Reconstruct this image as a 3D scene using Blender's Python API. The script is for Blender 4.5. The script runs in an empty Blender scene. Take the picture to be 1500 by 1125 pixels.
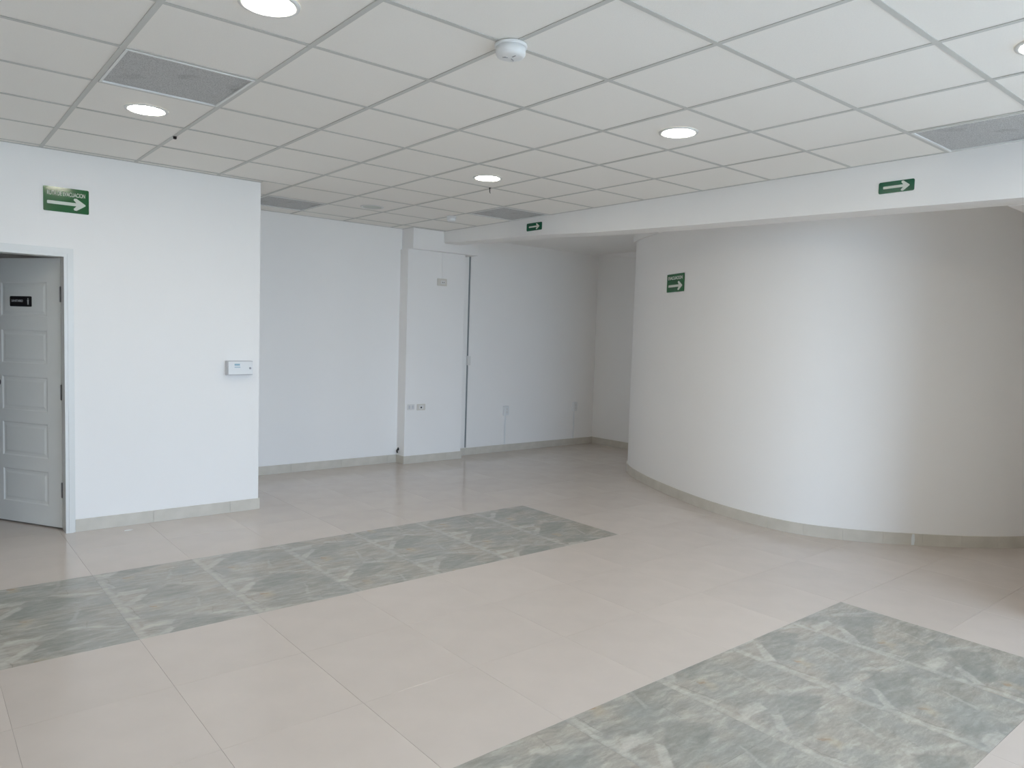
import bpy, bmesh, math, random
from mathutils import Matrix, Vector

random.seed(7)
scene = bpy.context.scene
COL = scene.collection

# ------------------------------------------------------------------ camera, light, exposure
T = 0.61                      # ceiling module
H = 2.7955                    # suspended ceiling height
CAM = Vector((-0.7816, -1.8818, 1.5686))
YAW, PITCH, ROLL = 0.6942, -0.0653, 0.0311
FPX = 1076.63

cd = bpy.data.cameras.new('camera')
cd.sensor_width = 36.0
cd.lens = 36.0 * FPX / 1500.0
cd.clip_start = 0.02
cam = bpy.data.objects.new('camera', cd)
COL.objects.link(cam)
_f = Vector((math.sin(YAW) * math.cos(PITCH), math.cos(YAW) * math.cos(PITCH), math.sin(PITCH)))
_r = Vector((math.cos(YAW), -math.sin(YAW), 0))
_u = _r.cross(_f)
_right = _r * math.cos(ROLL) + _u * math.sin(ROLL)
_up = -_r * math.sin(ROLL) + _u * math.cos(ROLL)
m = Matrix((_right, _up, -_f)).transposed().to_4x4()
m.translation = CAM
cam.matrix_world = m
scene.camera = cam

world = bpy.data.worlds.new('overcast_sky')
scene.world = world
world.use_nodes = True
bg = world.node_tree.nodes['Background']
bg.inputs['Color'].default_value = (0.54, 0.715, 1.0, 1)
bg.inputs['Strength'].default_value = 12.0

WIN_X0, WIN_X1, WIN_Z0, WIN_Z1, WIN_Y = -0.2, 4.15, 0.06, 2.60, -5.2
pl = bpy.data.lights.new('window_portal', 'AREA')
pl.shape = 'RECTANGLE'
pl.size = WIN_X1 - WIN_X0
pl.size_y = WIN_Z1 - WIN_Z0
pl.cycles.is_portal = True
po = bpy.data.objects.new('window_portal', pl)
COL.objects.link(po)
po.location = ((WIN_X0 + WIN_X1) / 2, WIN_Y - 0.16, (WIN_Z0 + WIN_Z1) / 2)
po.rotation_euler = (math.radians(90), 0, 0)      # -Z axis points to +Y, into the room

LAMP = 78.0                                        # emission of the lit ceiling lights
vs = scene.view_settings
vs.view_transform = 'Standard'
vs.look = 'None'
vs.gamma = 1.0
vs.use_curve_mapping = False
vs.exposure = 0.18
try:
    scene.cycles.use_denoising = True
    scene.cycles.max_bounces = 14
    scene.cycles.diffuse_bounces = 9
    scene.cycles.transparent_max_bounces = 12
    scene.cycles.sample_clamp_indirect = 6.0
except Exception:
    pass

# ------------------------------------------------------------------ materials
def new_mat(name, color, rough=0.6, spec=0.5, metal=0.0, coat=0.0):
    mt = bpy.data.materials.new(name)
    mt.use_nodes = True
    b = mt.node_tree.nodes['Principled BSDF']
    b.inputs['Base Color'].default_value = (*color, 1)
    b.inputs['Roughness'].default_value = rough
    b.inputs['Specular IOR Level'].default_value = spec
    b.inputs['Metallic'].default_value = metal
    b.inputs['Coat Weight'].default_value = coat
    mt.diffuse_color = (*color, 1)
    return mt

def N(mt, typ, **kw):
    n = mt.node_tree.nodes.new(typ)
    for k, v in kw.items():
        if k in n.inputs:
            n.inputs[k].default_value = v
        else:
            setattr(n, k, v)
    return n

def L(mt, a, b):
    mt.node_tree.links.new(a, b)

def bsdf(mt):
    return mt.node_tree.nodes['Principled BSDF']

def ramp(mt, stops, interp='LINEAR'):
    r = mt.node_tree.nodes.new('ShaderNodeValToRGB')
    cr = r.color_ramp
    cr.interpolation = interp
    while len(cr.elements) < len(stops):
        cr.elements.new(0.5)
    for e, (p, c) in zip(cr.elements, stops):
        e.position = p
        e.color = (*c, 1) if len(c) == 3 else c
    return r

def mixc(mt, fac, a, b, blend='MIX'):
    n = mt.node_tree.nodes.new('ShaderNodeMix')
    n.data_type = 'RGBA'
    n.blend_type = blend
    for sock, v in ((n.inputs[0], fac), (n.inputs[6], a), (n.inputs[7], b)):
        if isinstance(v, (int, float)):
            sock.default_value = v
        elif isinstance(v, tuple):
            sock.default_value = (*v, 1)
        else:
            L(mt, v, sock)
    return n.outputs[2]

def noisy(name, c0, c1, scale, rough, bump=0.0, bscale=None, spec=0.5, detail=4, coord='Object'):
    mt = new_mat(name, c0, rough, spec)
    tc = N(mt, 'ShaderNodeTexCoord')
    nz = N(mt, 'ShaderNodeTexNoise', Scale=scale, Detail=detail)
    L(mt, tc.outputs[coord], nz.inputs['Vector'])
    rp = ramp(mt, [(0.3, c0), (0.7, c1)])
    L(mt, nz.outputs['Fac'], rp.inputs['Fac'])
    L(mt, rp.outputs['Color'], bsdf(mt).inputs['Base Color'])
    if bump:
        n2 = N(mt, 'ShaderNodeTexNoise', Scale=bscale or scale, Detail=3.0)
        L(mt, tc.outputs[coord], n2.inputs['Vector'])
        bp = N(mt, 'ShaderNodeBump', Strength=bump, Distance=0.004)
        L(mt, n2.outputs['Fac'], bp.inputs['Height'])
        L(mt, bp.outputs['Normal'], bsdf(mt).inputs['Normal'])
    return mt

M = {}
M['wall'] = noisy('white_wall_paint', (0.90, 0.885, 0.865), (0.91, 0.895, 0.875), 1.5, 0.55, 0.08, 140, spec=0.3)
M['plaster'] = noisy('white_plaster', (0.89, 0.875, 0.85), (0.90, 0.885, 0.86), 2.0, 0.7, 0.08, 90, spec=0.2)
M['tile_c'] = noisy('mineral_ceiling_tile', (0.895, 0.875, 0.83), (0.915, 0.895, 0.85), 160, 0.95, 0.25, 260, spec=0.1)
M['tee'] = new_mat('grey_white_tee_paint', (0.60, 0.60, 0.57), 0.5, 0.3)
M['grout'] = noisy('beige_grout', (0.52, 0.47, 0.43), (0.58, 0.53, 0.49), 30, 0.8)
M['skirt'] = noisy('beige_skirting_tile', (0.58, 0.545, 0.475), (0.65, 0.61, 0.54), 8, 0.3, spec=0.5)
M['door'] = noisy('white_door_paint', (0.85, 0.855, 0.825), (0.865, 0.87, 0.84), 3, 0.4, spec=0.4)
M['frame'] = new_mat('white_frame_enamel', (0.76, 0.765, 0.745), 0.35, 0.5)
M['plastic'] = new_mat('white_plastic', (0.80, 0.81, 0.81), 0.35, 0.5)
M['plate'] = new_mat('ivory_plate_plastic', (0.70, 0.67, 0.61), 0.4, 0.4)
M['plate_w'] = new_mat('white_plate_plastic', (0.76, 0.75, 0.73), 0.4, 0.4)
M['dark'] = new_mat('dark_socket_plastic', (0.03, 0.03, 0.03), 0.5)
M['black_metal'] = new_mat('dark_bronze_metal', (0.035, 0.03, 0.03), 0.35, 0.5, 0.7)
M['hinge'] = new_mat('dull_steel', (0.25, 0.25, 0.25), 0.4, 0.5, 0.9)
M['joint'] = new_mat('dark_joint_sealant', (0.26, 0.28, 0.29), 0.8, 0.2)
M['green'] = new_mat('green_sign_vinyl', (0.010, 0.115, 0.030), 0.12, 0.5)
M['green2'] = new_mat('blue_green_sign_vinyl', (0.004, 0.105, 0.050), 0.2, 0.5)
M['signwhite'] = new_mat('white_sign_print', (0.66, 0.70, 0.62), 0.4, 0.3)
M['black'] = new_mat('black_sign_acrylic', (0.012, 0.011, 0.014), 0.25, 0.5)
M['greyprint'] = new_mat('grey_sign_print', (0.52, 0.52, 0.52), 0.4, 0.3)
M['teal'] = new_mat('pale_blue_print', (0.30, 0.46, 0.55), 0.3, 0.5)
M['grey_plastic'] = new_mat('grey_plastic', (0.33, 0.33, 0.35), 0.4, 0.4)
M['box_side'] = new_mat('light_grey_plastic', (0.60, 0.60, 0.62), 0.4, 0.4)
M['off_lens'] = new_mat('unlit_frosted_lens', (0.50, 0.54, 0.47), 0.3, 0.4)
M['asphalt'] = noisy('pale_outdoor_concrete', (0.52, 0.46, 0.38), (0.60, 0.53, 0.44), 3, 0.9)
M['pale_grey'] = new_mat('pale_grey_finish', (0.75, 0.78, 0.78), 0.4, 0.4)
M['alu'] = new_mat('white_aluminium', (0.75, 0.76, 0.76), 0.35, 0.5)

# porcelain floor tile: small tone shift from tile to tile, polished
mt = new_mat('polished_beige_porcelain', (0.6, 0.56, 0.5), 0.13, 0.5)
tc = N(mt, 'ShaderNodeTexCoord')
oi = N(mt, 'ShaderNodeObjectInfo')
nz = N(mt, 'ShaderNodeTexNoise', Scale=5.0, Detail=6.0)
L(mt, tc.outputs['Object'], nz.inputs['Vector'])
rp = ramp(mt, [(0.25, (0.575, 0.512, 0.464)), (0.75, (0.615, 0.548, 0.497))])
L(mt, nz.outputs['Fac'], rp.inputs['Fac'])
hs = N(mt, 'ShaderNodeHueSaturation')
mr = N(mt, 'ShaderNodeMapRange')
mr.inputs['To Min'].default_value = 0.975
mr.inputs['To Max'].default_value = 1.025
L(mt, oi.outputs['Random'], mr.inputs['Value'])
L(mt, mr.outputs['Result'], hs.inputs['Value'])
L(mt, rp.outputs['Color'], hs.inputs['Color'])
L(mt, hs.outputs['Color'], bsdf(mt).inputs['Base Color'])
n2 = N(mt, 'ShaderNodeTexNoise', Scale=3.0, Detail=3.0)
L(mt, tc.outputs['Object'], n2.inputs['Vector'])
m2 = N(mt, 'ShaderNodeMapRange')
m2.inputs['To Min'].default_value = 0.10
m2.inputs['To Max'].default_value = 0.22
L(mt, n2.outputs['Fac'], m2.inputs['Value'])
L(mt, m2.outputs['Result'], bsdf(mt).inputs['Roughness'])
M['floor'] = mt

# printed slate tile: angular grey-green shards, beige clouds, pale veins, rust specks
def slate():
    mt = new_mat('grey_slate_print_tile', (0.4, 0.4, 0.37), 0.2, 0.5)
    tc = N(mt, 'ShaderNodeTexCoord')
    oi = N(mt, 'ShaderNodeObjectInfo')
    def vm(op, a, b=None):
        n = N(mt, 'ShaderNodeVectorMath', operation=op)
        for k, v in enumerate((a, b)):
            if v is None:
                continue
            if isinstance(v, tuple):
                n.inputs[k].default_value = v
            else:
                L(mt, v, n.inputs[k])
        return n
    def ma(op, *vals):
        n = N(mt, 'ShaderNodeMath', operation=op)
        for k, v in enumerate(vals):
            if isinstance(v, (int, float)):
                n.inputs[k].default_value = v
            else:
                L(mt, v, n.inputs[k])
        return n.outputs[0]
    # noise domain differs from tile to tile, the print itself does not
    cmb = N(mt, 'ShaderNodeCombineXYZ')
    L(mt, oi.outputs['Random'], cmb.inputs[2])
    p0 = vm('ADD', tc.outputs['Object'], cmb.outputs[0]).outputs[0]
    wn = N(mt, 'ShaderNodeTexNoise', Scale=9.0, Detail=7.0, Roughness=0.62)
    L(mt, p0, wn.inputs['Vector'])
    ws = vm('SUBTRACT', wn.outputs['Color'], (0.5, 0.5, 0.5)).outputs[0]
    wsc = N(mt, 'ShaderNodeVectorMath', operation='SCALE')
    wsc.inputs['Scale'].default_value = 0.065
    L(mt, ws, wsc.inputs[0])
    # print coordinates: u across the tile, v along it, v = 0 at the rust spot (staggered by the tile's own colour value)
    sep = N(mt, 'ShaderNodeSeparateXYZ')
    L(mt, tc.outputs['Object'], sep.inputs[0])
    oc = N(mt, 'ShaderNodeSeparateColor')
    L(mt, oi.outputs['Color'], oc.inputs[0])
    vv = ma('WRAP', ma('SUBTRACT', sep.outputs[1], ma('SUBTRACT', oc.outputs[0], 1.0)), 0.425, -0.16)
    uv = N(mt, 'ShaderNodeCombineXYZ')
    L(mt, sep.outputs[0], uv.inputs[0])
    L(mt, vv, uv.inputs[1])
    q = vm('ADD', uv.outputs[0], wsc.outputs[0]).outputs[0]
    # base: warm grey with fine cleavage streaks
    mp2 = N(mt, 'ShaderNodeMapping')
    mp2.inputs['Rotation'].default_value = (0, 0, math.radians(40))
    mp2.inputs['Scale'].default_value = (3.2, 13.0, 3.0)
    L(mt, vm('ADD', p0, wsc.outputs[0]).outputs[0], mp2.inputs['Vector'])
    st = N(mt, 'ShaderNodeTexNoise', Scale=2.3, Detail=11.0, Roughness=0.75)
    L(mt, mp2.outputs[0], st.inputs['Vector'])
    stc = ramp(mt, [(0.30, (0.325, 0.312, 0.28)), (0.5, (0.40, 0.384, 0.343)), (0.72, (0.49, 0.468, 0.42))])
    L(mt, st.outputs['Fac'], stc.inputs['Fac'])
    c = stc.outputs['Color']
    cl = N(mt, 'ShaderNodeTexNoise', Scale=3.6, Detail=3.0)
    L(mt, p0, cl.inputs['Vector'])
    cg = ramp(mt, [(0.36, (0.75, 0.75, 0.75)), (0.55, (0, 0, 0))])
    L(mt, cl.outputs['Fac'], cg.inputs['Fac'])
    c = mixc(mt, cg.outputs['Color'], c, (0.325, 0.335, 0.318))
    cw = ramp(mt, [(0.52, (0, 0, 0)), (0.70, (0.6, 0.6, 0.6))])
    L(mt, cl.outputs['Fac'], cw.inputs['Fac'])
    c = mixc(mt, cw.outputs['Color'], c, (0.43, 0.385, 0.33))
    # print density wanders, so flakes and veins fade in and out
    bn = N(mt, 'ShaderNodeTexNoise', Scale=7.5, Detail=8.0, Roughness=0.7)
    L(mt, p0, bn.inputs['Vector'])
    brk = N(mt, 'ShaderNodeMapRange')
    brk.inputs['From Min'].default_value = 0.36
    brk.inputs['From Max'].default_value = 0.66
    brk.inputs['To Min'].default_value = 0.30
    brk.inputs['To Max'].default_value = 0.95
    L(mt, bn.outputs['Fac'], brk.inputs['Value'])
    def poly(pts, soft, amount, col):
        nonlocal c
        area = sum(x0 * y1 - x1 * y0 for (x0, y0), (x1, y1) in zip(pts, pts[1:] + pts[:1]))
        if area < 0:
            pts = pts[::-1]
        d = None
        for (x0, y0), (x1, y1) in zip(pts, pts[1:] + pts[:1]):
            ln = math.hypot(x1 - x0, y1 - y0)
            nx, ny = -(y1 - y0) / ln, (x1 - x0) / ln          # inward
            dt = vm('DOT_PRODUCT', q, (nx, ny, 0.0)).outputs['Value']
            e = ma('SUBTRACT', dt, nx * x0 + ny * y0)
            d = e if d is None else ma('MINIMUM', d, e)
        mr = N(mt, 'ShaderNodeMapRange')
        mr.interpolation_type = 'SMOOTHSTEP'
        mr.inputs['From Min'].default_value = -soft
        mr.inputs['From Max'].default_value = soft
        mr.inputs['To Max'].default_value = amount
        L(mt, d, mr.inputs['Value'])
        f = ma('MULTIPLY', mr.outputs['Result'], brk.outputs['Result'])
        c = mixc(mt, f, c, col)
    DK = (0.270, 0.278, 0.258)
    PL = (0.56, 0.54, 0.495)
    poly([(-0.135, 0.030), (-0.210, 0.070), (-0.120, 0.195), (0.04, 0.315), (0.21, 0.175), (0.02, 0.10)], 0.012, 0.85, DK)
    poly([(-0.020, 0.345), (-0.200, 0.337), (-0.225, 0.420), (-0.13, 0.425)], 0.02, 0.7, DK)
    poly([(0.05, -0.14), (0.28, -0.05), (0.27, 0.06), (0.12, 0.02)], 0.03, 0.55, DK)
    poly([(-0.29, -0.17), (-0.262, -0.17), (-0.250, 0.10), (-0.258, 0.44), (-0.29, 0.44)], 0.014, 0.70, PL)
    poly([(-0.262, -0.02), (-0.215, -0.17), (-0.245, -0.17)], 0.008, 0.7, PL)
    poly([(-0.125, 0.235), (-0.108, 0.205), (-0.235, 0.055), (-0.258, 0.10)], 0.007, 0.85, PL)
    poly([(-0.225, 0.335), (-0.075, 0.320), (-0.105, 0.270), (-0.268, 0.268)], 0.007, 0.85, PL)
    poly([(0.02, 0.33), (0.28, 0.215), (0.285, 0.235), (0.04, 0.36)], 0.010, 0.7, PL)
    poly([(0.06, -0.15), (0.12, 0.02), (0.13, 0.02), (0.085, -0.15)], 0.006, 0.5, PL)
    poly([(-0.226, -0.16), (-0.245, 0.05), (-0.241, 0.05), (-0.222, -0.16)], 0.0025, 0.6, (0.20, 0.19, 0.175))
    poly([(0.11, 0.30), (0.13, 0.40), (0.134, 0.40), (0.116, 0.30)], 0.003, 0.5, (0.21, 0.20, 0.18))
    poly([(-0.16, -0.075), (-0.135, 0.02), (-0.09, 0.01), (-0.10, -0.07)], 0.02, 0.75, (0.50, 0.43, 0.325))
    poly([(-0.155, -0.01), (-0.150, 0.012), (-0.118, -0.012), (-0.120, -0.022)], 0.006, 0.9, (0.37, 0.235, 0.15))
    gr = ramp(mt, [(0.32, (0.31, 0.31, 0.31)), (0.5, (0.44, 0.435, 0.425)), (0.68, (0.61, 0.605, 0.59))])
    L(mt, st.outputs['Fac'], gr.inputs['Fac'])
    c = mixc(mt, 0.5, c, gr.outputs['Color'], 'OVERLAY')
    L(mt, c, bsdf(mt).inputs['Base Color'])
    return mt
M['slate'] = slate()

# return-air grille core: grey perforated sheet with faint soot
mt = new_mat('grey_perforated_sheet', (0.33, 0.33, 0.33), 0.7, 0.2)
tc = N(mt, 'ShaderNodeTexCoord')
vo = N(mt, 'ShaderNodeTexVoronoi', Scale=170.0)
L(mt, tc.outputs['Object'], vo.inputs['Vector'])
hr = ramp(mt, [(0.28, (0.36, 0.36, 0.36)), (0.50, (0.56, 0.565, 0.56))])
L(mt, vo.outputs['Distance'], hr.inputs['Fac'])
so = N(mt, 'ShaderNodeTexNoise', Scale=5.0, Detail=3.0)
L(mt, tc.outputs['Object'], so.inputs['Vector'])
sr = ramp(mt, [(0.58, (0, 0, 0)), (0.75, (0.40, 0.40, 0.40))])
L(mt, so.outputs['Fac'], sr.inputs['Fac'])
c = mixc(mt, sr.outputs['Color'], hr.outputs['Color'], (0.13, 0.12, 0.12))
L(mt, c, bsdf(mt).inputs['Base Color'])
M['grille'] = mt

def emissive(name, color, strength):
    mt = new_mat(name, color, 0.4)
    b = bsdf(mt)
    b.inputs['Emission Color'].default_value = (*color, 1)
    b.inputs['Emission Strength'].default_value = strength
    return mt
M['lamp'] = emissive('lit_lamp_diffuser', (1.0, 0.925, 0.79), LAMP)

mt = bpy.data.materials.new('clear_pane')
mt.use_nodes = True
nt = mt.node_tree
nt.nodes.clear()
out = nt.nodes.new('ShaderNodeOutputMaterial')
mx = nt.nodes.new('ShaderNodeMixShader')
tr = nt.nodes.new('ShaderNodeBsdfTransparent')
gl = nt.nodes.new('ShaderNodeBsdfGlossy')
gl.inputs['Roughness'].default_value = 0.02
tr.inputs['Color'].default_value = (0.95, 0.97, 0.96, 1)
mx.inputs['Fac'].default_value = 0.06
nt.links.new(tr.outputs[0], mx.inputs[1])
nt.links.new(gl.outputs[0], mx.inputs[2])
nt.links.new(mx.outputs[0], out.inputs[0])
M['glass'] = mt

# ------------------------------------------------------------------ mesh helpers
def link(name, me, mat=None, parent=None, loc=None, rot=None, smooth=False):
    o = bpy.data.objects.new(name, me)
    COL.objects.link(o)
    if mat is not None and me is not None and len(me.materials) == 0:
        me.materials.append(M[mat] if isinstance(mat, str) else mat)
    if parent is not None:
        o.parent = parent
    if loc is not None:
        o.location = loc
    if rot is not None:
        o.rotation_euler = rot
    if smooth and me is not None:
        for p in me.polygons:
            p.use_smooth = True
    return o

def mesh_of(bm, name):
    bmesh.ops.recalc_face_normals(bm, faces=bm.faces)
    me = bpy.data.meshes.new(name)
    bm.to_mesh(me)
    bm.free()
    return me

def add_box(bm, a, b):
    x0, y0, z0 = a
    x1, y1, z1 = b
    v = [bm.verts.new(p) for p in ((x0, y0, z0), (x1, y0, z0), (x1, y1, z0), (x0, y1, z0),
                                   (x0, y0, z1), (x1, y0, z1), (x1, y1, z1), (x0, y1, z1))]
    for f in ((0, 3, 2, 1), (4, 5, 6, 7), (0, 1, 5, 4), (1, 2, 6, 5), (2, 3, 7, 6), (3, 0, 4, 7)):
        bm.faces.new([v[i] for i in f])
    return v

def boxes(name, lst, mat, parent=None, bevel=0.0, **kw):
    bm = bmesh.new()
    for a, b in lst:
        add_box(bm, a, b)
    if bevel:
        bmesh.ops.bevel(bm, geom=list(bm.edges), offset=bevel, segments=2, affect='EDGES', profile=0.6)
    return link(name, mesh_of(bm, name), mat, parent, **kw)

def prism(name, pts, z0, z1, mat, parent=None, bevel=0.0, **kw):
    """polygon in local XY, thickness along local Z"""
    bm = bmesh.new()
    lo = [bm.verts.new((x, y, z0)) for x, y in pts]
    hi = [bm.verts.new((x, y, z1)) for x, y in pts]
    bm.faces.new(lo)
    top = bm.faces.new(hi)
    n = len(pts)
    for i in range(n):
        bm.faces.new((lo[i], lo[(i + 1) % n], hi[(i + 1) % n], hi[i]))
    if bevel:
        bmesh.ops.bevel(bm, geom=list(top.edges), offset=bevel, segments=2, affect='EDGES')
    return link(name, mesh_of(bm, name), mat, parent, **kw)

def lathe(name, prof, mat, parent=None, seg=40, **kw):
    """profile of (radius, z) turned around local Z"""
    bm = bmesh.new()
    rings = []
    for r, z in prof:
        if r < 1e-6:
            rings.append([bm.verts.new((0, 0, z))])
        else:
            rings.append([bm.verts.new((r * math.cos(2 * math.pi * k / seg), r * math.sin(2 * math.pi * k / seg), z)) for k in range(seg)])
    for a, b in zip(rings[:-1], rings[1:]):
        for k in range(seg):
            j = (k + 1) % seg
            if len(a) == 1 and len(b) == 1:
                continue
            if len(a) == 1:
                bm.faces.new((a[0], b[k], b[j]))
            elif len(b) == 1:
                bm.faces.new((a[k], a[j], b[0]))
            else:
                bm.faces.new((a[k], a[j], b[j], b[k]))
    return link(name, mesh_of(bm, name), mat, parent, smooth=True, **kw)

def tube(name, pts, r, mat, parent=None, seg=10, **kw):
    bm = bmesh.new()
    rings = []
    pts = [Vector(p) for p in pts]
    for i, p in enumerate(pts):
        d = (pts[min(i + 1, len(pts) - 1)] - pts[max(i - 1, 0)]).normalized()
        a = d.orthogonal().normalized() if abs(d.z) < 0.99 else Vector((1, 0, 0))
        b = d.cross(a).normalized()
        rings.append([bm.verts.new(p + a * r * math.cos(2 * math.pi * k / seg) + b * r * math.sin(2 * math.pi * k / seg)) for k in range(seg)])
    for a, b in zip(rings[:-1], rings[1:]):
        for k in range(seg):
            bm.faces.new((a[k], a[(k + 1) % seg], b[(k + 1) % seg], b[k]))
    bm.faces.new(rings[0])
    bm.faces.new(rings[-1])
    return link(name, mesh_of(bm, name), mat, parent, smooth=True, **kw)

def rrect(w, h, r, n=5):
    pts = []
    for cx, cy, a0 in ((w / 2 - r, h / 2 - r, 0), (-w / 2 + r, h / 2 - r, 90), (-w / 2 + r, -h / 2 + r, 180), (w / 2 - r, -h / 2 + r, 270)):
        for k in range(n + 1):
            a = math.radians(a0 + 90 * k / n)
            pts.append((cx + r * math.cos(a), cy + r * math.sin(a)))
    return pts

def tag(o, label, cat, kind=None, group=None):
    o['label'] = label
    o['category'] = cat
    if kind:
        o['kind'] = kind
    if group:
        o['group'] = group
    return o

def empty(name, loc=(0, 0, 0), rotz=0.0):
    o = bpy.data.objects.new(name, None)
    o.empty_display_size = 0.05
    COL.objects.link(o)
    o.location = loc
    o.rotation_euler = (0, 0, rotz)
    return o

def facing(name, center, right, outn):
    """empty whose local x = right, y = up, z = out of the wall"""
    o = empty(name)
    r = Vector(right).normalized()
    n = Vector(outn).normalized()
    u = n.cross(r).normalized()
    mm = Matrix((r, u, n)).transposed().to_4x4()
    mm.translation = Vector(center)
    o.matrix_world = mm
    return o

def text_mesh(name, body, width, height, mat, parent, x, y, z, thick=0.0006):
    cu = bpy.data.curves.new(name, 'FONT')
    cu.body = body
    cu.size = 1.0
    cu.extrude = 0.0
    cu.offset = 0.022
    cu.align_x = 'CENTER'
    tmp = bpy.data.objects.new(name + '_src', cu)
    COL.objects.link(tmp)
    dg = bpy.context.evaluated_depsgraph_get()
    me = bpy.data.meshes.new_from_object(tmp.evaluated_get(dg))
    bpy.data.objects.remove(tmp)
    bpy.data.curves.remove(cu)
    xs = [v.co.x for v in me.vertices]
    ys = [v.co.y for v in me.vertices]
    sx = width / (max(xs) - min(xs))
    sy = height / (max(ys) - min(ys))
    mx_, my_ = (max(xs) + min(xs)) / 2, (max(ys) + min(ys)) / 2
    for v in me.vertices:
        v.co.x = (v.co.x - mx_) * sx + x
        v.co.y = (v.co.y - my_) * sy + y
        v.co.z = z
    bm = bmesh.new()
    bm.from_mesh(me)
    r = bmesh.ops.extrude_face_region(bm, geom=list(bm.faces))
    for g in r['geom']:
        if isinstance(g, bmesh.types.BMVert):
            g.co.z += thick
    bpy.data.meshes.remove(me)
    me = mesh_of(bm, name)
    return link(name, me, mat, parent)

# ------------------------------------------------------------------ floor
WY = 4.357          # face of the wall with the door
AY = 5.783          # alcove wall behind it
BY = 5.79           # back wall of the far bay
SX = 7.2            # side wall of the far bay
WEST = -3.6
PX = 0.588
XR = 3.636
ROWS = [-2.168, -1.568, -0.968, -0.3835, 0.201, 0.809, 1.418, 2.026, 2.6205, 3.215, 3.815, 4.415, 5.015, 5.80]
SLATE_ROWS = {2, 3, 7, 8}
XLINES = [XR - PX * k for k in range(-6, 11)]
XLINES.sort()
XMIN, YMIN = XLINES[0], ROWS[0]

floor = empty('floor')
tag(floor, 'polished beige porcelain tile floor with two grey slate tile strips', 'floor', 'structure')
boxes('screed', [((XMIN, YMIN, -0.14), (7.3, 6.0, -0.0020))], 'grout', floor)
boxes('floor_margin', [((WEST - 0.15, WIN_Y - 0.15, -0.14), (XMIN, 6.0, -0.0004)),
                       ((XMIN, WIN_Y - 0.15, -0.14), (4.5, YMIN, -0.0004))], 'floor', floor)
_tile_mesh = {}
def tile_mesh(w, h, mat):
    key = (round(w, 3), round(h, 3), mat)
    if key not in _tile_mesh:
        g = 0.00025 if mat == 'slate' else 0.0005
        bm = bmesh.new()
        add_box(bm, (-w / 2 + g, -h / 2 + g, -0.0018), (w / 2 - g, h / 2 - g, 0.0))
        top = max(bm.faces, key=lambda f: f.calc_center_median().z)
        bmesh.ops.bevel(bm, geom=list(top.edges), offset=(0.0002 if mat == 'slate' else 0.0004), segments=1, affect='EDGES')
        me = mesh_of(bm, 'floor_tile')
        me.materials.append(M[mat])
        _tile_mesh[key] = me
    return _tile_mesh[key]

for j in range(len(ROWS) - 1):
    y0, y1 = ROWS[j], ROWS[j + 1]
    for i in range(len(XLINES) - 1):
        x0, x1 = XLINES[i], XLINES[i + 1]
        if y1 <= -0.6 and x0 > 4.4:
            continue
        if x0 > 5.7 and y1 < 4.0 and y0 > -0.5 and x0 > 6.2:
            continue                                   # under the drum
        is_slate = j in SLATE_ROWS and x1 <= XR + 0.01
        mt_ = 'slate' if is_slate else 'floor'
        t = link('slate_tile' if is_slate else 'floor_tile', tile_mesh(x1 - x0, y1 - y0, mt_), None, floor)
        t.location = ((x0 + x1) / 2, (y0 + y1) / 2, 0.0 if is_slate else random.uniform(-0.0001, 0.0001))
        if is_slate:                                   # stagger of the print from column to column
            col_i = round((XR - x1) / PX)
            o_ = -0.2225 + 0.145 * col_i - (y0 + y1) / 2 + (0.21 if j > 5 else 0.0)
            t.color = (1.0 + (o_ + 0.2925) % 0.585 - 0.2925, 0.0, 0.0, 1.0)

# ------------------------------------------------------------------ walls
TOP = H + 0.12
DX0, DX1, DZ = -0.62, 0.158, 2.063
w = boxes('wall_left', [((WEST, WY, 0), (DX0, WY + 0.13, TOP)), ((DX0, WY, DZ), (DX1, WY + 0.13, TOP)), ((DX1, WY, 0), (1.581, WY + 0.13, TOP))], 'wall')
tag(w, 'white partition wall with the panelled door', 'wall', 'structure')
w = boxes('wall_alcove', [((WEST, AY, 0), (3.83, AY + 0.15, TOP)), ((1.451, WY + 0.13, 0), (1.581, AY, TOP))], 'wall')
tag(w, 'white alcove wall set back behind the partition', 'wall', 'structure')
w = boxes('wall_pillar', [((3.812, 5.612, 0), (4.64, AY + 0.15, 2.553))], 'wall', bevel=0.004)
tag(w, 'white pillar standing out of the back wall', 'pillar', 'structure')
w = boxes('wall_header', [((3.84, 5.55, 2.553), (4.79, AY + 0.15, TOP))], 'wall', bevel=0.005)
tag(w, 'white boxed header above the pillar', 'header', 'structure')
w = boxes('wall_back', [((4.64, BY, 0), (4.830, BY + 0.15, TOP)), ((4.830, BY + 0.02, 0), (4.858, BY + 0.15, TOP)), ((4.858, BY, 0), (SX + 0.15, BY + 0.15, TOP))], 'wall')
tag(w, 'white back wall of the bay behind the beam', 'wall', 'structure')
w = boxes('trim_1', [((4.8305, BY + 0.006, 0.10), (4.8575, BY + 0.0195, 2.60))], 'joint')
tag(w, 'dark open expansion joint running up beside the pillar', 'joint', 'structure')
w = boxes('wall_side', [((SX, 4.0, 0), (SX + 0.15, BY, TOP))], 'wall')
tag(w, 'white end wall of the bay beyond the drum', 'wall', 'structure')
w = boxes('wall_right', [((4.27, WIN_Y, 0), (4.50, -0.72, TOP)), ((4.50, -0.87, 0), (SX + 0.15, -0.72, TOP)), ((SX, -0.72, 0), (SX + 0.15, -0.2, TOP))], 'wall')
tag(w, 'white wall carrying the beam at the right', 'wall', 'structure')
w = boxes('wall_west', [((WEST - 0.15, WIN_Y, 0), (WEST, AY + 0.15, TOP))], 'wall')
tag(w, 'white end wall behind the viewer at the left', 'wall', 'structure')
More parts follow.
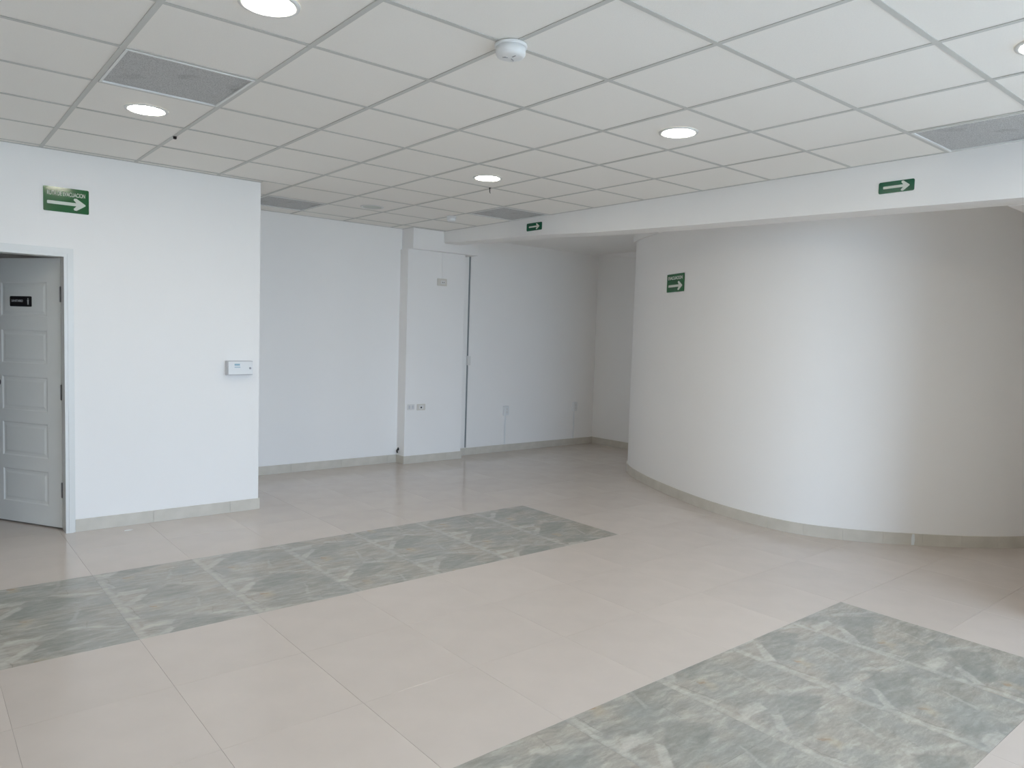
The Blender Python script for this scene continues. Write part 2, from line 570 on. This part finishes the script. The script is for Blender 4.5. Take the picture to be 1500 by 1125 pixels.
w = boxes('wall_front', [((WEST - 0.15, WIN_Y - 0.15, 0), (WIN_X0, WIN_Y, TOP)), ((WIN_X1, WIN_Y - 0.15, 0), (4.50, WIN_Y, TOP)),
                         ((WIN_X0, WIN_Y - 0.15, 0), (WIN_X1, WIN_Y, WIN_Z0)), ((WIN_X0, WIN_Y - 0.15, WIN_Z1), (WIN_X1, WIN_Y, TOP))], 'wall')
tag(w, 'white wall around the shopfront window behind the viewer', 'wall', 'structure')

# shopfront window
win = empty('window_1', ((WIN_X0 + WIN_X1) / 2, WIN_Y - 0.1, WIN_Z0))
tag(win, 'wide white-framed shopfront window behind the viewer', 'window', 'structure')
hw, hh = (WIN_X1 - WIN_X0) / 2, WIN_Z1 - WIN_Z0
boxes('window_frame', [((-hw, -0.03, 0), (-hw + 0.05, 0.03, hh)), ((hw - 0.05, -0.03, 0), (hw, 0.03, hh)),
                       ((-hw + 0.05, -0.03, 0), (hw - 0.05, 0.03, 0.05)), ((-hw + 0.05, -0.03, hh - 0.05), (hw - 0.05, 0.03, hh))], 'alu', win)
NP = 4
pw = (2 * hw - 0.1) / NP
for k in range(NP):
    xa = -hw + 0.05 + pw * k
    if k:
        boxes('mullion', [((xa - 0.025, -0.03, 0.05), (xa + 0.025, 0.03, hh - 0.05))], 'alu', win)
    boxes('pane', [((xa + 0.026, -0.003, 0.051), (xa + pw - 0.026, 0.003, hh - 0.051))], 'glass', win)

# outdoor ground seen only by the light
g = boxes('outdoor_ground', [((-40, -60, -0.30), (40, WIN_Y - 0.15, -0.16))], 'asphalt')
tag(g, 'pale concrete ground outside the shopfront window', 'ground', 'structure')

# drum-shaped wall
DRUM = [(7.25, 4.42), (6.9, 4.40), (6.35, 4.22), (5.85, 3.92), (5.472, 3.343), (5.171, 2.688), (4.938, 2.0), (4.878, 1.289),
        (5.105, .822), (5.402, .487), (5.718, .186), (6.111, -.075), (6.6, -.3), (7.2, -.45)]
def catmull(P, n):
    P = [Vector(p) for p in P]
    out = []
    for i in range(1, len(P) - 2):
        p0, p1, p2, p3 = P[i - 1:i + 3]
        for k in range(n):
            t = k / n
            out.append(0.5 * ((2 * p1) + (-p0 + p2) * t + (2 * p0 - 5 * p1 + 4 * p2 - p3) * t * t + (-p0 + 3 * p1 - 3 * p2 + p3) * t ** 3))
    out.append(P[-2])
    return out
def smooth_line(pts, rounds):
    for _ in range(rounds):
        pts = [pts[0]] + [(pts[i - 1] + pts[i] * 2 + pts[i + 1]) / 4 for i in range(1, len(pts) - 1)] + [pts[-1]]
    return pts
drum = smooth_line(catmull([(7.6, 4.40)] + DRUM + [(7.6, -.5)], 10), 14)
def offset(pts, d):
    out = []
    for i, p in enumerate(pts):
        t = (pts[min(i + 1, len(pts) - 1)] - pts[max(i - 1, 0)]).normalized()
        n = Vector((t.y, -t.x))          # travelling from far to near, outward is to the right
        out.append(p + n * d)
    return out
def ribbon(name, outer, inner, z0, z1, mat, parent=None):
    bm = bmesh.new()
    rows = []
    for a, b in zip(outer, inner):
        rows.append([bm.verts.new((a.x, a.y, z0)), bm.verts.new((a.x, a.y, z1)), bm.verts.new((b.x, b.y, z1)), bm.verts.new((b.x, b.y, z0))])
    for r, s in zip(rows[:-1], rows[1:]):
        for k in range(4):
            bm.faces.new((r[k], r[(k + 1) % 4], s[(k + 1) % 4], s[k]))
    bm.faces.new(rows[0])
    bm.faces.new(rows[-1])
    o = link(name, mesh_of(bm, name), mat, parent)
    for p in o.data.polygons:
        p.use_smooth = abs(p.normal.z) < 0.5 and p.area > 1e-5
    o.data.set_sharp_from_angle(angle=math.radians(40))
    return o
sgn = 1 if offset(drum, 0.1)[len(drum) // 2].x < drum[len(drum) // 2].x else -1
wall_line = offset(drum, -0.011 * sgn)
w = ribbon('wall_curved', wall_line, offset(drum, -0.15 * sgn), 0, H, 'wall')
tag(w, 'big white drum-shaped curved wall at the right', 'wall', 'structure')
w = ribbon('trim_2', offset(drum, 0.024 * sgn), offset(drum, -0.009 * sgn), 2.70, H, 'wall')
tag(w, 'white plaster ring around the top of the drum wall', 'trim', 'structure')

# ------------------------------------------------------------------ beams
BEAM = [(-0.72, 2.462), (-0.42, 2.467), (0.82, 2.50), (2.0, 2.531), (3.1, 2.569), (3.72, 2.605), (5.548, 2.657)]
bm = bmesh.new()
def beam_ring(y, z):
    return [bm.verts.new(p) for p in ((4.27, y, z), (4.52, y, z), (4.52, y, TOP), (4.27, y, TOP))]
rs = [beam_ring(*p) for p in BEAM]
for r, s in zip(rs[:-1], rs[1:]):
    for k in range(4):
        bm.faces.new((r[k], r[(k + 1) % 4], s[(k + 1) % 4], s[k]))
bm.faces.new(rs[0])
bm.faces.new(rs[-1])
low = [e for e in bm.edges if all(v.co.z < 2.7 for v in e.verts) and abs(e.verts[0].co.x - e.verts[1].co.x) < 1e-6 and abs(e.verts[0].co.y - e.verts[1].co.y) > 0.01]
bmesh.ops.bevel(bm, geom=low, offset=0.012, segments=3, affect='EDGES')
w = link('trim_3', mesh_of(bm, 'trim_3'), 'wall')
tag(w, 'long white beam under the ceiling carrying two green signs', 'beam', 'structure')
w = boxes('trim_4', [((4.52, -0.72, 2.467), (SX + 0.15, -0.27, TOP))], 'wall')
tag(w, 'white cross beam at the right edge above the drum wall', 'beam', 'structure')

bm = bmesh.new()
rs = [[bm.verts.new(p) for p in ((7.13, y, z), (SX, y, z), (SX, y, H), (7.13, y, H))] for y, z in ((5.789, 2.785), (5.15, 2.725), (4.40, 2.66))]
for r_, s_ in zip(rs[:-1], rs[1:]):
    for k in range(4):
        bm.faces.new((r_[k], r_[(k + 1) % 4], s_[(k + 1) % 4], s_[k]))
bm.faces.new(rs[0])
bm.faces.new(rs[-1])
w = link('trim_6', mesh_of(bm, 'trim_6'), 'wall')
tag(w, 'shallow white haunch under the soffit along the end wall', 'trim', 'structure')

# ------------------------------------------------------------------ suspended ceiling
ceiling = empty('ceiling', (0, 0, 0))
tag(ceiling, 'white suspended ceiling of square mineral tiles in a grey grid', 'ceiling', 'structure')
boxes('deck', [((WEST - 0.15, WIN_Y - 0.15, TOP), (SX + 0.15, AY + 0.17, TOP + 0.12))], 'plaster', ceiling)
boxes('plaster_soffit', [((4.521, -0.27, H), (SX, BY, TOP)), ((4.79, 5.55, H + 0.001), (4.80, 5.56, TOP))], 'plaster', ceiling)
boxes('back_room_soffit', [((WEST, WY + 0.13, 2.6), (1.451, AY, TOP))], 'plaster', ceiling)
VENTS = {(0, 3), (6, -1), (6, 6), (3, 8)}
YB = AY / T
_cm = {}
def ctile(x0, y0, x1, y1):
    w_, h_ = x1 - x0, y1 - y0
    if w_ < 0.03 or h_ < 0.03:
        return
    key = (round(w_, 3), round(h_, 3))
    if key not in _cm:
        g_ = 0.004
        bm = bmesh.new()
        add_box(bm, (-w_ / 2 + g_, -h_ / 2 + g_, 0), (w_ / 2 - g_, h_ / 2 - g_, 0.016))
        me = mesh_of(bm, 'ceiling_tile')
        me.materials.append(M['tile_c'])
        _cm[key] = me
    t = link('ceiling_tile', _cm[key], None, ceiling)
    t.location = ((x0 + x1) / 2, (y0 + y1) / 2, H + 0.0018 + random.uniform(0, 0.0012))
A0, A1 = -6, 7
for a in range(A0, A1):
    for b in range(-9, 10):
        if (a, b) in VENTS:
            continue
        x0, x1 = max(a * T, WEST), (a + 1) * T
        y0, y1 = max(b * T, WIN_Y), min((b + 1) * T, AY)
        if b < 7:
            ctile(x0, y0, x1, y1)
        else:
            if x1 > 1.581:
                if b == 7 and x0 < 1.581:
                    ctile(max(x0, 1.581), y0, x1, y1)
                    ctile(x0, y0, 1.581, WY)
                else:
                    ctile(max(x0, 1.581), y0, x1, min(y1, AY))
            elif b == 7:
                ctile(x0, y0, x1, WY)
# inverted-T runners: long ones along the room, short ones between
def tee(name, a, b):
    boxes(name, [(a, b)], 'tee', ceiling)
for a in range(-5, 7):
    x = a * T
    yend = AY if x > 1.581 else WY
    if x > 3.84:
        yend = 5.55
    tee('main_tee', (x - 0.012, WIN_Y, H - 0.0010), (x + 0.012, yend, H + 0.0012))
for b in range(-8, 10):
    y = b * T
    if b <= 7:
        xs0 = WEST
    else:
        xs0 = 1.581
    for a in range(A0, A1):
        xa, xb = max(a * T, WEST) + 0.012, (a + 1) * T - 0.012
        if xb < xs0 + 0.05:
            continue
        if b > 7 and xa < xs0:
            xa = xs0
        me_key = 'cross_%d' % round((xb - xa) * 1000)
        if me_key not in _cm:
            bm = bmesh.new()
            add_box(bm, (-(xb - xa) / 2, -0.012, -0.0008), ((xb - xa) / 2, 0.012, 0.0010))
            me = mesh_of(bm, 'cross_tee')
            me.materials.append(M['tee'])
            _cm[me_key] = me
        c = link('cross_tee', _cm[me_key], None, ceiling)
        c.location = ((xa + xb) / 2, y, H)
for nm, a, b in (('wall_angle', (WEST, WY - 0.02, H - 0.0012), (1.581, WY, H + 0.0012)),
                 ('wall_angle', (1.581, AY - 0.02, H - 0.0012), (3.84, AY, H + 0.0012)),
                 ('wall_angle', (3.82, 5.53, H - 0.0012), (4.25, 5.55, H + 0.0012)),
                 ('wall_angle', (4.25, WIN_Y, H - 0.0012), (4.27, 5.55, H + 0.0012)),
                 ('wall_angle', (3.82, 5.53, H - 0.0012), (3.84, AY - 0.02, H + 0.0012))):
    tee(nm, a, b)

# return-air grilles
VLAB = {(0, 3): 'grey perforated ceiling grille beside the lit lamp at the left',
        (6, -1): 'grey perforated ceiling grille against the beam at the right edge',
        (6, 6): 'grey perforated ceiling grille against the beam above the small arrow sign',
        (3, 8): 'sooty grey ceiling grille at the mouth of the alcove'}
for (a, b), lab in VLAB.items():
    v = empty('ceiling_grille', ((a + 0.5) * T, (b + 0.5) * T, H))
    tag(v, lab, 'vent', group='grey return-air grilles in the ceiling')
    s = T / 2 - 0.0125
    i_ = s - 0.013
    boxes('grille_frame', [((-s, -s, -0.004), (-i_, s, 0.014)), ((i_, -s, -0.004), (s, s, 0.014)),
                           ((-i_, -s, -0.004), (i_, -i_, 0.014)), ((-i_, i_, -0.004), (i_, s, 0.014))], 'frame', v, bevel=0.0015)
    boxes('perforated_sheet', [((-i_, -i_, 0.004), (i_, i_, 0.007))], 'grille', v)

# ------------------------------------------------------------------ baseboards
_sk = {}
def skirting(name, label, runs, seg=0.6, hgt=0.095, thick=0.011):
    root = empty(name)
    tag(root, label, 'baseboard', 'structure')
    for (xa, ya), (xb, yb), phase in runs:       # wall face is on the left of the direction of travel
        d = Vector((xb - xa, yb - ya))
        ln = d.length
        d.normalize()
        s0 = 0.0
        cuts = []
        x = phase
        while x < ln - 0.02:
            if x > 0.02:
                cuts.append(x)
            x += seg
        cuts = [0.0] + cuts + [ln]
        for c0, c1 in zip(cuts[:-1], cuts[1:]):
            key = round(c1 - c0, 3)
            if key not in _sk:
                bm = bmesh.new()
                add_box(bm, (0.0008, -thick, 0.0005), (key - 0.0008, -0.0002, hgt))
                bmesh.ops.bevel(bm, geom=[e for e in bm.edges if all(v.co.z > 0.05 and v.co.y < -0.005 for v in e.verts)], offset=0.0015, segments=1, affect='EDGES')
                me = mesh_of(bm, 'skirting_tile')
                me.materials.append(M['skirt'])
                _sk[key] = me
            t = link('skirting_tile', _sk[key], None, root)
            t.location = (xa + d.x * c0, ya + d.y * c0, 0)
            t.rotation_euler = (0, 0, math.atan2(d.y, d.x))
    return root
skirting('baseboard_left', 'beige skirting tiles along the partition beside the door', [((0.198, WY), (1.592, WY), 0.54)])
skirting('baseboard_alcove', 'beige skirting tiles along the alcove wall', [((1.581, AY), (3.80, AY), 0.3)])
skirting('baseboard_pillar', 'beige skirting tiles around the foot of the pillar', [((3.812, 5.772), (3.812, 5.612), 1), ((3.801, 5.612), (4.651, 5.612), 0.61)])
skirting('baseboard_back', 'beige skirting tiles along the back wall of the bay', [((4.655, BY), (SX, BY), 0.35)])
skirting('baseboard_side', 'beige skirting tiles along the end wall beyond the drum', [((SX, BY - 0.011), (SX, 4.45), 0.4)])
root = empty('baseboard_curved')
tag(root, 'short beige skirting tiles following the drum wall', 'baseboard', 'structure')
acc = [0.0]
for p, q in zip(drum[:-1], drum[1:]):
    acc.append(acc[-1] + (q - p).length)
def at_len(s, line):
    for k in range(len(acc) - 1):
        if acc[k + 1] >= s:
            t = (s - acc[k]) / (acc[k + 1] - acc[k])
            return line[k].lerp(line[k + 1], t)
    return line[-1]
s = 1.2
while s < acc[-1] - 1.0:
    e = s + 0.30
    st = [s + 0.0008 + (0.2984) * k / 5 for k in range(6)]
    ribbon('skirting_tile', [at_len(q, drum) for q in st], [at_len(q, offset(drum, -0.0108 * sgn)) for q in st], 0.0005, 0.095, 'skirt', root)
    s = e
# thin pale mark on the skirting of the drum
i0 = min(range(len(drum)), key=lambda k: (drum[k] - Vector((5.402, 0.487))).length)
dabp = drum[i0]
tdir = (drum[i0 + 1] - drum[i0 - 1]).normalized()
dab = prism('pale_mark', [(-0.012, 0.0), (0.010, 0.002), (0.013, 0.045), (0.008, 0.088), (-0.009, 0.09), (-0.014, 0.05)], -0.0002, 0.0012, 'pale_grey', root)
nn = Vector((tdir.y, -tdir.x)) * sgn
mm = Matrix((Vector((tdir.x, tdir.y, 0)), Vector((0, 0, 1)), Vector((nn.x, nn.y, 0)))).transposed().to_4x4()
mm.translation = Vector((dabp.x + nn.x * 0.0006, dabp.y + nn.y * 0.0006, 0.003))
dab.matrix_world = mm

# ------------------------------------------------------------------ door and its frame
fr = boxes('trim_5', [((DX1 - 0.022, WY - 0.012, 0), (DX1, WY + 0.13, DZ)),                  # lining, right
                      ((DX0, WY - 0.012, 0), (DX0 + 0.022, WY + 0.13, DZ)),
                      ((DX0 + 0.022, WY - 0.012, DZ - 0.022), (DX1 - 0.022, WY + 0.13, DZ)),
                      ((DX1, WY - 0.016, 0), (DX1 + 0.027, WY - 0.0002, DZ + 0.027)),         # casing
                      ((DX1 + 0.027, WY - 0.008, 0), (DX1 + 0.04, WY - 0.0002, DZ + 0.04)),
                      ((DX0 - 0.027, WY - 0.016, 0), (DX0, WY - 0.0002, DZ + 0.027)),
                      ((DX0 - 0.04, WY - 0.008, 0), (DX0 - 0.027, WY - 0.0002, DZ + 0.04)),
                      ((DX0, WY - 0.016, DZ), (DX1, WY - 0.0002, DZ + 0.027)),
                      ((DX0 - 0.027, WY - 0.008, DZ + 0.027), (DX1 + 0.027, WY - 0.0002, DZ + 0.04))], 'frame')
tag(fr, 'white stepped door frame around the open doorway', 'door frame', 'structure')

# leaf hinged on the right, swung into the room behind; local x runs from hinge to lock, local z out towards the viewer
LW, LH, LT = 0.745, 2.028, 0.038
door = empty('door_1')
tag(door, 'white five-panel door standing ajar with a small black sign', 'door', 'structure')
hx, hy = 0.132, WY + 0.125
dvec = Vector((-0.518, 0.855, 0)).normalized()
nout = Vector((-dvec.y, dvec.x, 0))
if nout.dot(CAM - Vector((hx, hy, 0))) < 0:
    nout = -nout
# frame with x = towards hinge (right for the viewer), y = up, z = out
mm = Matrix((-dvec, Vector((0, 0, 1)), nout)).transposed().to_4x4()
mm.translation = Vector((hx, hy, 0.012))
door.matrix_world = mm
PZ = [(0.155, 0.415), (0.515, 0.778), (0.870, 1.132), (1.232, 1.488), (1.592, 1.850)]
PA, PB = -0.612, -0.138
fr_b = [((-LW, 0, -LT), (PA, LH, 0)), ((PB, 0, -LT), (0, LH, 0))]
zz = [0.0] + [v for p in PZ for v in p] + [LH]
for k in range(0, len(zz), 2):
    fr_b.append(((PA, zz[k], -LT), (PB, zz[k + 1], 0)))
boxes('leaf', fr_b, 'door', door)
for z0, z1 in PZ:
    bm = bmesh.new()
    w_, h_ = (PB - PA) / 2, (z1 - z0) / 2
    loops = []
    for ins, dz in ((0, 0.0), (0.010, -0.005), (0.024, -0.005), (0.040, -0.002)):
        loops.append([bm.verts.new((sx * (w_ - ins), sy * (h_ - ins), dz)) for sx, sy in ((-1, -1), (1, -1), (1, 1), (-1, 1))])
    for a, b in zip(loops[:-1], loops[1:]):
        for k in range(4):
            bm.faces.new((a[k], a[(k + 1) % 4], b[(k + 1) % 4], b[k]))
    bm.faces.new(loops[-1])
    back = [bm.verts.new((sx * w_, sy * h_, -LT)) for sx, sy in ((-1, -1), (1, -1), (1, 1), (-1, 1))]
    for k in range(4):
        bm.faces.new((back[k], back[(k + 1) % 4], loops[0][(k + 1) % 4], loops[0][k]))
    bm.faces.new(back)
    link('door_panel', mesh_of(bm, 'door_panel'), 'door', door, loc=((PA + PB) / 2, (z0 + z1) / 2, 0))
kn = lathe('door_knob', [(0.0, 0.0), (0.030, 0.0), (0.030, 0.006), (0.012, 0.010), (0.011, 0.030), (0.024, 0.038), (0.030, 0.050), (0.026, 0.062), (0.012, 0.068), (0, 0.068)],
           'black_metal', door, seg=24, loc=(-0.656, 1.078, 0))
kn['label'] = 'dark round door knob'
for z in (0.29, 1.03, 1.76):
    o = boxes('hinge', [((-0.010, z - 0.055, 0.0002), (0.004, z + 0.055, 0.0016))], 'box_side', door)
    tube('hinge_pin', [(0.006, z - 0.058, 0.004), (0.006, z + 0.058, 0.004)], 0.0045, 'hinge', o)
sg = prism('sign_plate', rrect(0.225, 0.078, 0.008), 0.0, 0.004, 'black', door, bevel=0.001, loc=(-0.405, 1.703, -0.0030))
sg['label'] = 'small black restroom sign with grey lettering'
text_mesh('lettering', 'SANITARIO', 0.118, 0.018, 'greyprint', sg, -0.035, 0.004, 0.0041)
prism('figure_icon', [(-0.006, -0.024), (-0.002, -0.024), (-0.001, -0.008), (0.001, -0.008), (0.002, -0.024), (0.006, -0.024), (0.007, 0.0), (0.010, 0.012), (-0.010, 0.012), (-0.007, 0.0)],
      0.0041, 0.0047, 'greyprint', sg, loc=(0.078, 0, 0))
lathe('figure_head', [(0.0, 0.0041), (0.0055, 0.0041), (0.0055, 0.0047), (0, 0.0047)], 'greyprint', sg, seg=16, loc=(0.078, 0.020, 0))

# ------------------------------------------------------------------ green signs
ARROW = [(-0.40, 0.035), (-0.385, 0.048), (0.21, 0.048), (0.15, 0.135), (0.165, 0.18), (0.215, 0.185), (0.40, 0.02), (0.405, 0.0), (0.40, -0.02), (0.215, -0.185), (0.165, -0.18), (0.15, -0.135), (0.21, -0.048), (-0.385, -0.048), (-0.40, -0.035)]
def sign(label, center, right, outn, w_, h_, mat, word=None, arrow_y=0.0, arrow_s=1.0, arrow_h=None, backing=None, radius=0.008):
    o = facing('evacuation_sign', center, right, outn)
    tag(o, label, 'sign', group='green evacuation signs')
    z = 0.0005
    if backing:
        bx_, by_ = backing
        prism('backing_sheet', rrect(bx_, by_, 0.004), z, z + 0.0015, 'wall', o)
        z += 0.0015
    prism('plate', rrect(w_, h_, radius), z, z + 0.004, mat, o, bevel=0.0012)
    z += 0.0041
    ah = arrow_h or w_
    prism('arrow', [(x * w_ * arrow_s, y * ah + arrow_y) for x, y in ARROW], z, z + 0.0006, 'signwhite', o)
    if word:
        text_mesh('lettering', word[0], word[1], word[2], 'signwhite', o, word[3], word[4], z)
    return o
sign('green sign reading RUTA DE EVACUACION above the doorway', (0.157, WY, 2.448), (1, 0, 0), (0, -1, 0), 0.286, 0.174, 'green',
     word=('RUTA DE EVACUACION', 0.238, 0.031, 0.0, 0.043), arrow_y=-0.024, arrow_s=1.05, arrow_h=0.235, backing=(0.33, 0.245))
sign('green arrow sign on the beam near the right edge', (4.27, 0.302, 2.626), (0, -1, 0), (-1, 0, 0), 0.226, 0.075, 'green2', arrow_s=0.92, arrow_h=0.175, radius=0.010)
sign('small green arrow sign on the far end of the beam beside the grey grille', (4.27, 3.904, 2.701), (0, -1, 0), (-1, 0, 0), 0.236, 0.079, 'green2', arrow_s=0.85, arrow_h=0.16, radius=0.010)
pc = min(range(len(wall_line)), key=lambda k: (wall_line[k] - Vector((5.231, 2.831))).length)
tl = (wall_line[pc + 1] - wall_line[pc - 1]).normalized()
nl = Vector((tl.y, -tl.x)) * sgn
sign('green worded arrow sign on the drum wall', (wall_line[pc].x + nl.x * 0.003, wall_line[pc].y + nl.y * 0.003, 2.153), (tl.x, tl.y, 0), (nl.x, nl.y, 0), 0.340, 0.182, 'green',
     word=('EVACUACION', 0.285, 0.034, -0.002, 0.050), arrow_y=-0.030, arrow_s=1.0, arrow_h=0.245, radius=0.004)

# ------------------------------------------------------------------ alarm panel on the partition
cp = facing('alarm_panel', (1.400, WY, 1.230), (1, 0, 0), (0, -1, 0))
tag(cp, 'white alarm control box near the corner of the partition', 'control box')
boxes('housing', [((-0.105, -0.059, 0.0004), (0.105, 0.059, 0.055))], 'box_side', cp, bevel=0.003)
boxes('cover', [((-0.101, -0.054, 0.0552), (0.101, 0.053, 0.068))], 'plastic', cp, bevel=0.004)
boxes('display', [((-0.052, 0.020, 0.0681), (-0.008, 0.036, 0.0692))], 'teal', cp)
boxes('status_strip', [((-0.052, 0.004, 0.0681), (-0.004, 0.010, 0.0688))], 'teal', cp)
lathe('button', [(0, 0.0681), (0.009, 0.0681), (0.009, 0.0710), (0.007, 0.0722), (0, 0.0722)], 'grey_plastic', cp, seg=20, loc=(0.078, -0.001, 0))

# ------------------------------------------------------------------ ceiling lights
def ceiling_light(x, y, label, lit=True):
    o = empty('ceiling_light', (x, y, H))
    tag(o, label, 'light', group='round recessed ceiling lights')
    lathe('trim_ring', [(0.094, 0.0015), (0.094, -0.004), (0.102, -0.0065), (0.114, -0.004), (0.116, 0.0015)], 'frame', o, seg=48)
    if lit:
        lathe('diffuser', [(0.094, -0.0005), (0.075, -0.004), (0.04, -0.0055), (0, -0.006)], 'lamp', o, seg=48)
    else:
        lathe('diffuser', [(0.094, -0.0005), (0.075, 0.0002), (0, 0.0006)], 'off_lens', o, seg=48)
    return o
ceiling_light(0.5 * T + 0.01, 1.55 * T, 'largest lit round ceiling light cut by the top edge')
ceiling_light(0.53 * T, 4.58 * T, 'lit round ceiling light beside the left grille')
ceiling_light(4.54 * T, 1.51 * T, 'lit round ceiling light right of centre near the beam')
ceiling_light(4.55 * T, 4.54 * T, 'lit round ceiling light in the middle of the picture, further back')
ceiling_light(4.62 * T, 7.68 * T, 'unlit round ceiling light near the alcove', lit=False)
ceiling_light(2.757, -0.905, 'lit round ceiling light just cut by the right edge')
ceiling_light(0.5 * T, -1.5 * T, 'lit round ceiling light above the viewer, outside the picture')
ceiling_light(4.5 * T, -4.5 * T, 'lit round ceiling light near the shopfront window, outside the picture')

# ------------------------------------------------------------------ smoke detectors
def detector(x, y, label, k=1.0):
    o = empty('smoke_detector', (x, y, H))
    tag(o, label, 'detector', group='white smoke detectors on the ceiling')
    lathe('base', [(0, -0.0012), (0.068 * k, -0.0012), (0.070 * k, -0.006), (0.069 * k, -0.013), (0.060 * k, -0.0145), (0, -0.0145)], 'plastic', o, seg=40)
    b = lathe('body', [(0, -0.0147), (0.0635 * k, -0.0147), (0.0635 * k, -0.040), (0.058 * k, -0.050), (0.046 * k, -0.0535), (0, -0.0545)], 'plastic', o, seg=40)
    if k > 0.9:
        for q in range(3):
            an = q * 2.1 + 0.5
            boxes('slot', [((0.012, -0.002, -0.0560), (0.034, 0.002, -0.0542))], 'grey_plastic', b, rot=(0, 0, an))
        lathe('indicator', [(0, -0.0543), (0.004, -0.0543), (0.003, -0.0565), (0, -0.057)], 'grey_plastic', b, seg=12, loc=(-0.022, 0.01, 0))
    return o
detector(1.222, 0.602, 'round white smoke detector at the top centre')
detector(3.665, 4.53, 'small far smoke detector between the unlit light and the beam', 0.75)

# hanging hook and dark stub in the ceiling
h1 = empty('ceiling_hook', (3.018, 3.051, H))
tag(h1, 'thin dark wire hook hanging by the central lit light', 'hook')
tube('wire', [(0, 0, -0.0012), (0, 0, -0.036), (0.003, 0, -0.043), (0.008, 0, -0.044)], 0.0032, 'black_metal', h1)
lathe('cup', [(0, -0.0011), (0.009, -0.0011), (0.007, -0.006), (0, -0.007)], 'black_metal', h1, seg=16)
h2 = empty('cable_stub', (0.613, 3.300, H))
tag(h2, 'short dark stub below the ceiling grid left of centre', 'stub')
lathe('collar', [(0, -0.0011), (0.013, -0.0011), (0.012, -0.004), (0, -0.005)], 'black_metal', h2, seg=18)
lathe('tip', [(0.010, -0.0051), (0.0115, -0.012), (0.008, -0.017), (0, -0.018)], 'black_metal', h2, seg=18)

# ------------------------------------------------------------------ wall plates and boxes
def plate(name, label, cat, center, w_, h_, mat, right=(1, 0, 0), outn=(0, -1, 0), depth=0.007):
    o = facing(name, center, right, outn)
    tag(o, label, cat)
    prism('cover_plate', rrect(w_, h_, 0.006), 0.0004, depth, mat, o, bevel=0.002)
    return o
PF = 5.612
o = plate('wall_socket', 'ivory socket high on the pillar', 'socket', (4.297, PF, 2.193), 0.138, 0.088, 'plate')
for dx in (-0.001, 0.024):
    lathe('pin_hole', [(0, 0.0071), (0.0065, 0.0071), (0.0065, 0.0078), (0, 0.0078)], 'dark', o, seg=12, loc=(dx, -0.002, 0))
boxes('module', [((-0.02, -0.022, 0.0071), (0.045, 0.022, 0.0082))], 'plate_w', o)
for dx in (0.004, 0.026):
    boxes('slot', [((dx - 0.004, -0.008, 0.0083), (dx + 0.004, 0.005, 0.0088))], 'dark', o)
boxes('conduit', [((-0.006, 0.0445, 0.0005), (0.006, 0.358, 0.006))], 'wall', o)
o = plate('blank_plate', 'white blank plate low on the pillar at its left edge', 'plate', (3.893, PF, 0.682), 0.098, 0.070, 'plate_w')
for dx in (-0.024, 0.024):
    boxes('insert', [((dx - 0.012, -0.020, 0.0071), (dx + 0.012, 0.020, 0.0080))], 'box_side', o)
o = plate('wall_socket', 'ivory socket low on the pillar with one dark hole', 'socket', (4.036, PF, 0.677), 0.118, 0.076, 'plate')
boxes('module', [((-0.034, -0.022, 0.0071), (0.034, 0.022, 0.0080))], 'plate_w', o)
lathe('socket_hole', [(0, 0.0081), (0.011, 0.0081), (0.011, 0.0090), (0, 0.0090)], 'dark', o, seg=18, loc=(0.0, -0.004, 0))

def surface_box(label, x, zc, w_, h_):
    o = facing('surface_outlet', (x, BY, zc), (1, 0, 0), (0, -1, 0))
    tag(o, label, 'outlet', group='surface outlets on the back wall')
    boxes('back_box', [((-w_ / 2, -h_ / 2, 0.0004), (w_ / 2, h_ / 2, 0.038))], 'plastic', o, bevel=0.003)
    c = boxes('cover', [((-w_ / 2 + 0.004, -h_ / 2 + 0.004, 0.0382), (w_ / 2 - 0.004, h_ / 2 - 0.004, 0.044))], 'plastic', o, bevel=0.0015)
    for dy in (-0.022, 0.022):
        boxes('socket_face', [((-0.014, dy - 0.014, 0.0441), (0.014, dy + 0.014, 0.0455))], 'plate_w', c)
    boxes('conduit', [((-0.0095, -zc + 0.096, 0.0004), (0.0095, -h_ / 2 - 0.0004, 0.012))], 'plastic', o)
surface_box('white surface outlet with conduit on the bright part of the back wall', 5.495, 0.560, 0.078, 0.125)
surface_box('white surface outlet with conduit on the shaded back wall near the corner', 6.795, 0.565, 0.070, 0.135)

jb = facing('junction_box', (4.846, BY, 1.234), (1, 0, 0), (0, -1, 0))
tag(jb, 'small white junction box over the dark joint', 'junction box')
boxes('box_body', [((-0.024, -0.060, 0.0003), (0.026, 0.060, 0.030))], 'plastic', jb, bevel=0.003)
boxes('lid', [((-0.022, -0.057, 0.0302), (0.024, 0.057, 0.034))], 'plate_w', jb, bevel=0.001)

cb = facing('cable_end', (3.812, 5.745, 0.165), (0, -1, 0), (-1, 0, 0))
tag(cb, 'black cable end sticking out of the pillar side near the floor', 'cable')
tube('cable', [(0, 0, 0.0004), (0, -0.004, 0.012), (0.002, -0.022, 0.018), (0.004, -0.045, 0.014)], 0.009, 'dark', cb)
lathe('grommet', [(0.0, 0.0003), (0.020, 0.0003), (0.018, 0.003), (0.0, 0.0035)], 'dark', cb, seg=16)

pp = prism('paper_scrap', [(-0.03, -0.008), (0.012, -0.013), (0.034, 0.004), (0.006, 0.013), (-0.024, 0.009)], 0.0004, 0.0016, 'pale_grey')
pp.location = (0.525, 4.20, 0)
tag(pp, 'tiny pale scrap on the floor before the partition', 'scrap')
